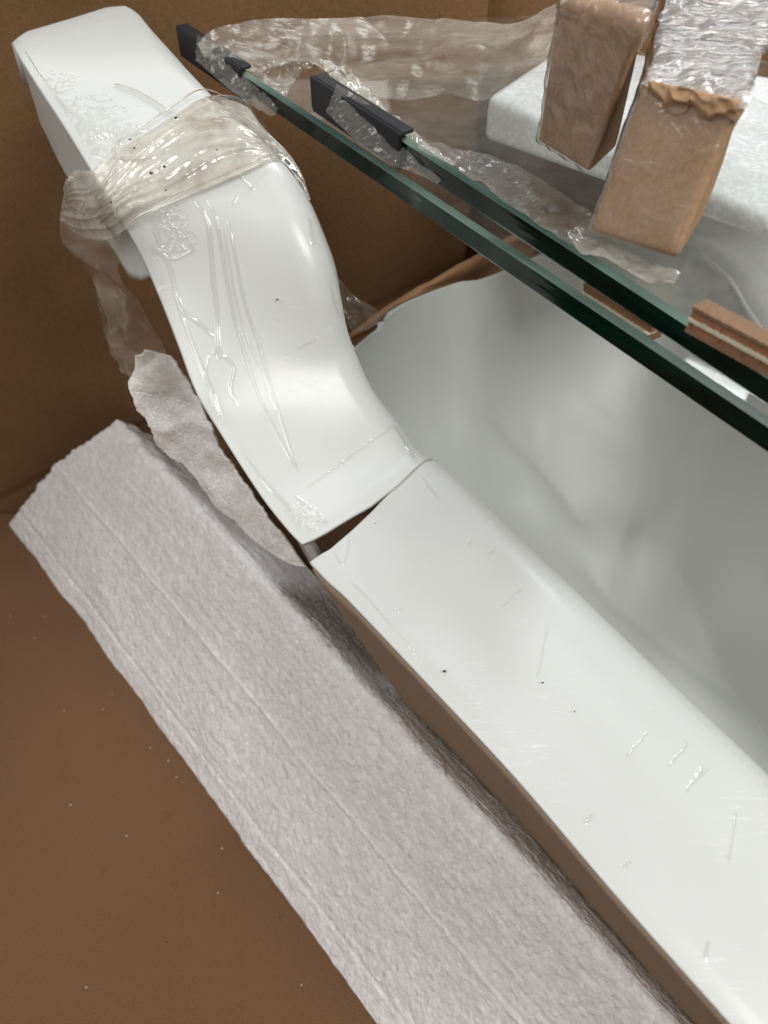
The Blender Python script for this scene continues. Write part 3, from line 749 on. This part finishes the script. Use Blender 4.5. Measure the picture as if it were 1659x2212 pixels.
guard('edge_guard', A1, en1, in1, up1, L1, 0.0122, 0.006, 'black rubber guard on the lower plate, half hidden behind the white rim')
guard('edge_guard', A2, en2, in2, up2, L2 + 0.004, 0.0117, 0.006, 'black rubber guard on the upper plate, under a torn edge of wrap')

# cork-like cardboard spacers between the plates
def spacer(label, pa, pb, za, depth, hgt):
    a = UZ(*pa, za); b = UZ(*pb, za); d = (b - a).normalized(); q = Vector((-d.y, d.x, 0)).normalized()
    if q.y < 0: q = -q
    t = empty('cardboard_spacer', tuple(a), label, 'spacer', 'cardboard spacers between the glass plates')
    for nm, z0, z1, mat, o in (('liner', 0, 0.12, 'card_light', 0), ('fluted_core', 0.12, 0.45, 'card_core', 0.0006), ('liner', 0.45, 0.55, 'liner', -0.0004), ('fluted_core', 0.55, 0.88, 'card_core', 0.0008), ('liner', 0.88, 1, 'card_light', 0)):
        n_ = 60; V = []
        for i in range(n_ + 1):
            p = a + (b - a) * (i / n_); off = o + (0.0007 * noise.noise(Vector((i * 1.3, z0 * 9, 0))) if 'core' in nm else 0)
            for z in (z0, z1):
                zz = z * hgt + 0.0003 * noise.noise(Vector((i * 0.9, z * 7, 4))); V.append(p + q * off + Vector((0, 0, zz))); V.append(p + q * depth + Vector((0, 0, zz)))
        F_ = []
        for i in range(n_):
            k = i * 4; F_ += [(k, k + 4, k + 6, k + 2), (k + 2, k + 6, k + 7, k + 3), (k + 1, k + 3, k + 7, k + 5), (k, k + 1, k + 5, k + 4)]
        F_ += [(0, 2, 3, 1), (n_ * 4, n_ * 4 + 1, n_ * 4 + 3, n_ * 4 + 2)]
        mk(nm, V, F_, M[mat], t, smooth=False)
spacer('brown layered cardboard spacer seen through the upper glass near the right', (1478, 716), (1760, 872), 0.5295, 0.007, 0.0090)
spacer('narrow cardboard spacer showing in the gap between the two glass edges', (1252, 650), (1395, 742), 0.5055, 0.008, 0.0075)

# ------------------------------------------------------------------ fine white foam slab behind the glass
sz = 0.487
tp = [UZ(1052, 205, sz), UZ(1680, 478, sz), UZ(2150, 250, sz), UZ(1230, 88, sz)]
c8 = [p - Vector((0, 0, t_)) for p, t_ in zip(tp, (0.030, 0.012, 0.012, 0.030))] + tp
sl = bevel_box('foam_slab', c8, M['foam_fine'], None, 0.006, 5, label='smooth bright white foam slab behind the two wrapped blocks', cat='foam slab')

# ------------------------------------------------------------------ blocks wrapped in kraft paper
def wrapped_block(label, bot, top, zb, zt, zt2, seed, name='wrapped_block', shiny=True):
    """bot/top: three measured corners each: left, front-right, back-right handled by depth"""
    t = empty(name, tuple(UZ(*bot[0], zb)), label, 'wrapped block', 'blocks wrapped in kraft paper')
    b = [UZ(*p, zb) for p in bot]; u = [UZ(*p, zt) for p in top]
    c8 = b + u
    bm = dense_box(c8, 0.0022); bmesh.ops.remove_doubles(bm, verts=bm.verts, dist=0.0004)
    for _ in range(2): bmesh.ops.smooth_vert(bm, verts=bm.verts, factor=0.5, use_axis_x=True, use_axis_y=True, use_axis_z=True)
    bm.normal_update()
    for v in bm.verts:
        p = v.co; h = 0.0006 * noise.noise(p * 30 + Vector((seed, 0, 0))) + 0.00018 * (1 - 2 * abs(noise.noise(p * 70 + Vector((seed, 3, 0)))))
        top_k = max(0, 1 - (zt - p.z) / 0.010)
        h += 0.0030 * top_k * (0.4 - abs(noise.noise(p * 150))) * 1.2
        v.co = p + v.normal * h
    bm.normal_update()
    loc = t.location
    me = bpy.data.meshes.new('paper'); 
    cop = bm.copy()
    for v in bm.verts: v.co -= loc
    bm.to_mesh(me); bm.free(); me.materials.append(M['kraft'])
    for p in me.polygons: p.use_smooth = True
    o = bpy.data.objects.new('paper', me); COL.objects.link(o); o.parent = t
    return t, cop, c8
def block_wrap(t, cop, keep, off, amp, mat, seed, name='wrap', sc_=120):
    bm = cop.copy(); bm.normal_update()
    bmesh.ops.delete(bm, geom=[f for f in bm.faces if not keep(f.calc_center_median(), f.normal)], context='FACES')
    bmesh.ops.subdivide_edges(bm, edges=bm.edges, cuts=1, use_grid_fill=True)
    bm.normal_update()
    ns = [(v, v.normal.copy()) for v in bm.verts]
    for v, nn in ns:
        p = v.co.copy(); s = Vector((p.x * 0.35, p.y * 1.0, p.z))
        v.co = p + nn * (off + amp * (0.6 - abs(noise.noise(s * sc_ * 1.6 + Vector((seed, 0, 0)))) * 2 + 0.5 * noise.noise(p * sc_ * 2)))
    for v in bm.verts: v.co -= t.location
    me = bpy.data.meshes.new(name); bm.to_mesh(me); bm.free(); me.materials.append(M[mat])
    for p in me.polygons: p.use_smooth = True
    o = bpy.data.objects.new(name, me); COL.objects.link(o); o.parent = t
zp2 = 0.535
t2, cop2, c2 = wrapped_block('nearer kraft paper block with a shiny silvery wrapped top, standing on the glass',
    [(1272, 500), (1462, 560), (1520, 470), (1340, 425)], [(1395, 178), (1612, 226), (1690, -30), (1452, -40)], zp2, 0.582, 0.582, 1.0)
zt2 = 0.582
nfl = (c2[5] - c2[4]).normalized()
block_wrap(t2, cop2, lambda c, n: n.z > 0.55, 0.0012, 0.0011, 'wrap_shiny', 2, sc_=110)
block_wrap(t2, cop2, lambda c, n: n.x < -0.25 and n.z < 0.6, 0.0011, 0.0006, 'wrap_thin', 5, sc_=60)
t1, cop1, c1 = wrapped_block('farther kraft paper block under loose clear wrap, left of the nearer one',
    [(1160, 305), (1272, 372), (1330, 318), (1240, 262)], [(1212, -10), (1400, 45), (1440, -150), (1290, -170)], 0.54, 0.597, 0.597, 6.0)
block_wrap(t1, cop1, lambda c, n: n.x < -0.2 and n.z < 0.6 or (c.z > 0.587), 0.0011, 0.0009, 'wrap_thin', 3, sc_=70)

# ------------------------------------------------------------------ stretch wrap pulled across behind the glass
fb = empty('stretch_wrap', tuple(UD(800, 120, 0.45)), 'long milky band of pulled clear wrap running from the black guards to the far block', 'plastic wrap')
sheet('band', [(425, 92, 0.430), (455, 68, 0.430), (520, 50, 0.44), (640, 38, 0.45), (800, 34, 0.46), (950, 38, 0.46), (1080, 46, 0.455), (1140, 42, 0.45), (1215, 5, 0.44)],
      [(440, 120, 0.43), (480, 130, 0.432), (560, 150, 0.44), (660, 128, 0.45), (760, 190, 0.46), (860, 215, 0.46), (960, 200, 0.455), (1050, 212, 0.45), (1215, 110, 0.44)],
      'wrap_band', fb, nu=200, nv=90, amp=0.003, sc_=30)
def onplate(px, py, lift=0.0):
    r = ray(px, py); P0 = Vector(A2) + up2 * (0.0060 + lift); d = (P0 - O).dot(up2) / r.dot(up2); return (px, py, d)
sheet('collar', [(425, 75, 0.44), (470, 95, 0.428), (540, 135, 0.418), (600, 185, 0.408), (618, 205, 0.405)],
      [(420, 128, 0.44), (445, 150, 0.430), (505, 200, 0.418), (560, 238, 0.408), (592, 250, 0.404)], 'wrap_thin', fb, nu=90, nv=40, amp=0.0015, sc_=90)
sheet('collar', [(545, 150, 0.425), (590, 135, 0.43), (640, 120, 0.44), (700, 125, 0.445)], [(615, 205, 0.41), (632, 175, 0.42), (660, 145, 0.435), (704, 128, 0.445)], 'wrap_thin', fb, nu=60, nv=30, amp=0.003, sc_=90)
sheet('collar', [(690, 128, 0.40), (745, 150, 0.385), (790, 185, 0.375), (850, 245, 0.36), (905, 290, 0.35), (985, 348, 0.335)],
      [(728, 190, 0.362), (750, 200, 0.358), (800, 245, 0.35), (862, 290, 0.342), (900, 320, 0.336), (950, 395, 0.330)], 'wrap', fb, nu=130, nv=50, amp=0.0025, sc_=110)
sheet('collar', [(728, 182, 0.355), (800, 225, 0.345), (880, 296, 0.335), (930, 318, 0.33), (978, 352, 0.322)], [(703, 240, 0.355), (760, 295, 0.345), (838, 352, 0.335), (890, 370, 0.33), (944, 397, 0.322)],
      'wrap_thin', fb, nu=90, nv=40, amp=0.0008, sc_=90)
sheet('plate_film', [onplate(900, 290, .002), onplate(1000, 322, .002), onplate(1100, 350, .002), onplate(1180, 392, .002), onplate(1270, 450, .002), onplate(1330, 520, .002)],
      [onplate(905, 318, .002), onplate(985, 360, .002), onplate(1060, 410, .002), onplate(1150, 470, .002), onplate(1210, 512, .002), onplate(1260, 545, .002)],
      'wrap_thin', fb, nu=120, nv=50, amp=0.0016, sc_=60)
sheet('plate_film', [onplate(1225, 500, .003), onplate(1300, 520, .003), onplate(1400, 560, .003), onplate(1470, 590, .003)],
      [onplate(1250, 540, .003), onplate(1320, 560, .003), onplate(1380, 595, .003), onplate(1455, 615, .003)], 'wrap', fb, nu=90, nv=30, amp=0.0016, sc_=90)
# a scrap of wrap showing behind the curved rim
sheet('loose_wrap', [(725, 590, 0.50), (770, 640, 0.51), (835, 680, 0.52)], [(745, 700, 0.50), (765, 715, 0.51), (810, 712, 0.52)], 'wrap_thin', None, nu=50, nv=30, amp=0.006, sc_=40,
      label='small milky scrap of wrap behind the curved rim, above the basin', cat='plastic wrap')

# crumpled folded paper end at the top of the nearer block
def fold_end(t, c8_):
    a, b = c8_[4], c8_[5]; fr = (b - a).cross(Vector((0, 0, 1))).normalized()
    if fr.y > 0: fr = -fr
    nu, nv = 90, 26; G = np.zeros((nu, nv, 3))
    for i in range(nu):
        u = 0.06 + 0.9 * i / (nu - 1); L_ = 0.010 * (0.6 + 0.5 * noise.noise(Vector((u * 5, 0, 2))) + (0.35 if 0.1 < u < 0.5 else 0.1))
        for j in range(nv):
            k = j / (nv - 1); p = a + (b - a) * u + fr * 0.001 - Vector((0, 0, L_ * k)) + Vector((0, 0, 0.0015))
            h = 0.0022 * (1 - 2 * abs(noise.noise(Vector((u * 3.6, k * 1.6, 4)) * 1.0))) * math.sin(math.pi * min(1, k * 1.1)) ** 0.5 + 0.0006 * noise.noise(Vector((u * 14, k * 4, 1)))
            G[i, j] = p + fr * (h + 0.0012 * (1 - k))
    grid_obj('folded_end', G, M['kraft'], t, solid=0.0003)
fold_end(t2, c2)

# small black specks on the near rim
for px, py, s in ((959, 1453, 0.0009), (1170, 1478, 0.0006), (600, 646, 0.0009), (1239, 1540, 0.0004), (811, 1135, 0.0004)):
    c = near(px, py, 0.0016); V = [c + Vector((math.cos(k * 1.047) * s * random.uniform(0.5, 1.4), math.sin(k * 1.047) * s * random.uniform(0.4, 1.0), 0)) for k in range(6)]
    V.append(c + Vector((0, 0, s * 0.5))); V.append(c - Vector((0, 0, s * 0.5)))
    mk('dirt_speck', V, [(k, (k + 1) % 6, 6) for k in range(6)] + [((k + 1) % 6, k, 7) for k in range(6)], M['dirt'], shell, smooth=False)

# loose crumbs of foam and card fibres on the bottom panel
V, Fc = [], []
random.seed(11)
for k in range(22):
    if k < 16: u = random.random(); p = eL + (bL2 - eL) * u + np.array([-abs(random.gauss(0, 0.03)), -abs(random.gauss(0, 0.025)), 0.0])
    else: p = np.array([random.uniform(-0.45, 0.0), random.uniform(-0.05, 0.5), 0.0])
    r_ = random.uniform(0.0003, 0.0008) if k != 20 else 0.0016; b0 = len(V); p = Vector(p) + Vector((0, 0, 0.0006))
    for a in range(5): V.append(p + Vector((math.cos(a * 1.2566) * r_ * random.uniform(0.6, 1.3), math.sin(a * 1.2566) * r_ * random.uniform(0.6, 1.3), 0)))
    V.append(p + Vector((0, 0, r_))); V.append(p - Vector((0, 0, r_ * 0.5)))
    for a in range(5): Fc += [(b0 + a, b0 + (a + 1) % 5, b0 + 5), (b0 + (a + 1) % 5, b0 + a, b0 + 6)]
mk('foam_crumbs', V, Fc, M['foam_fine'], None, label='tiny white foam crumbs scattered on the brown bottom of the carton', cat='crumbs', kind='stuff')
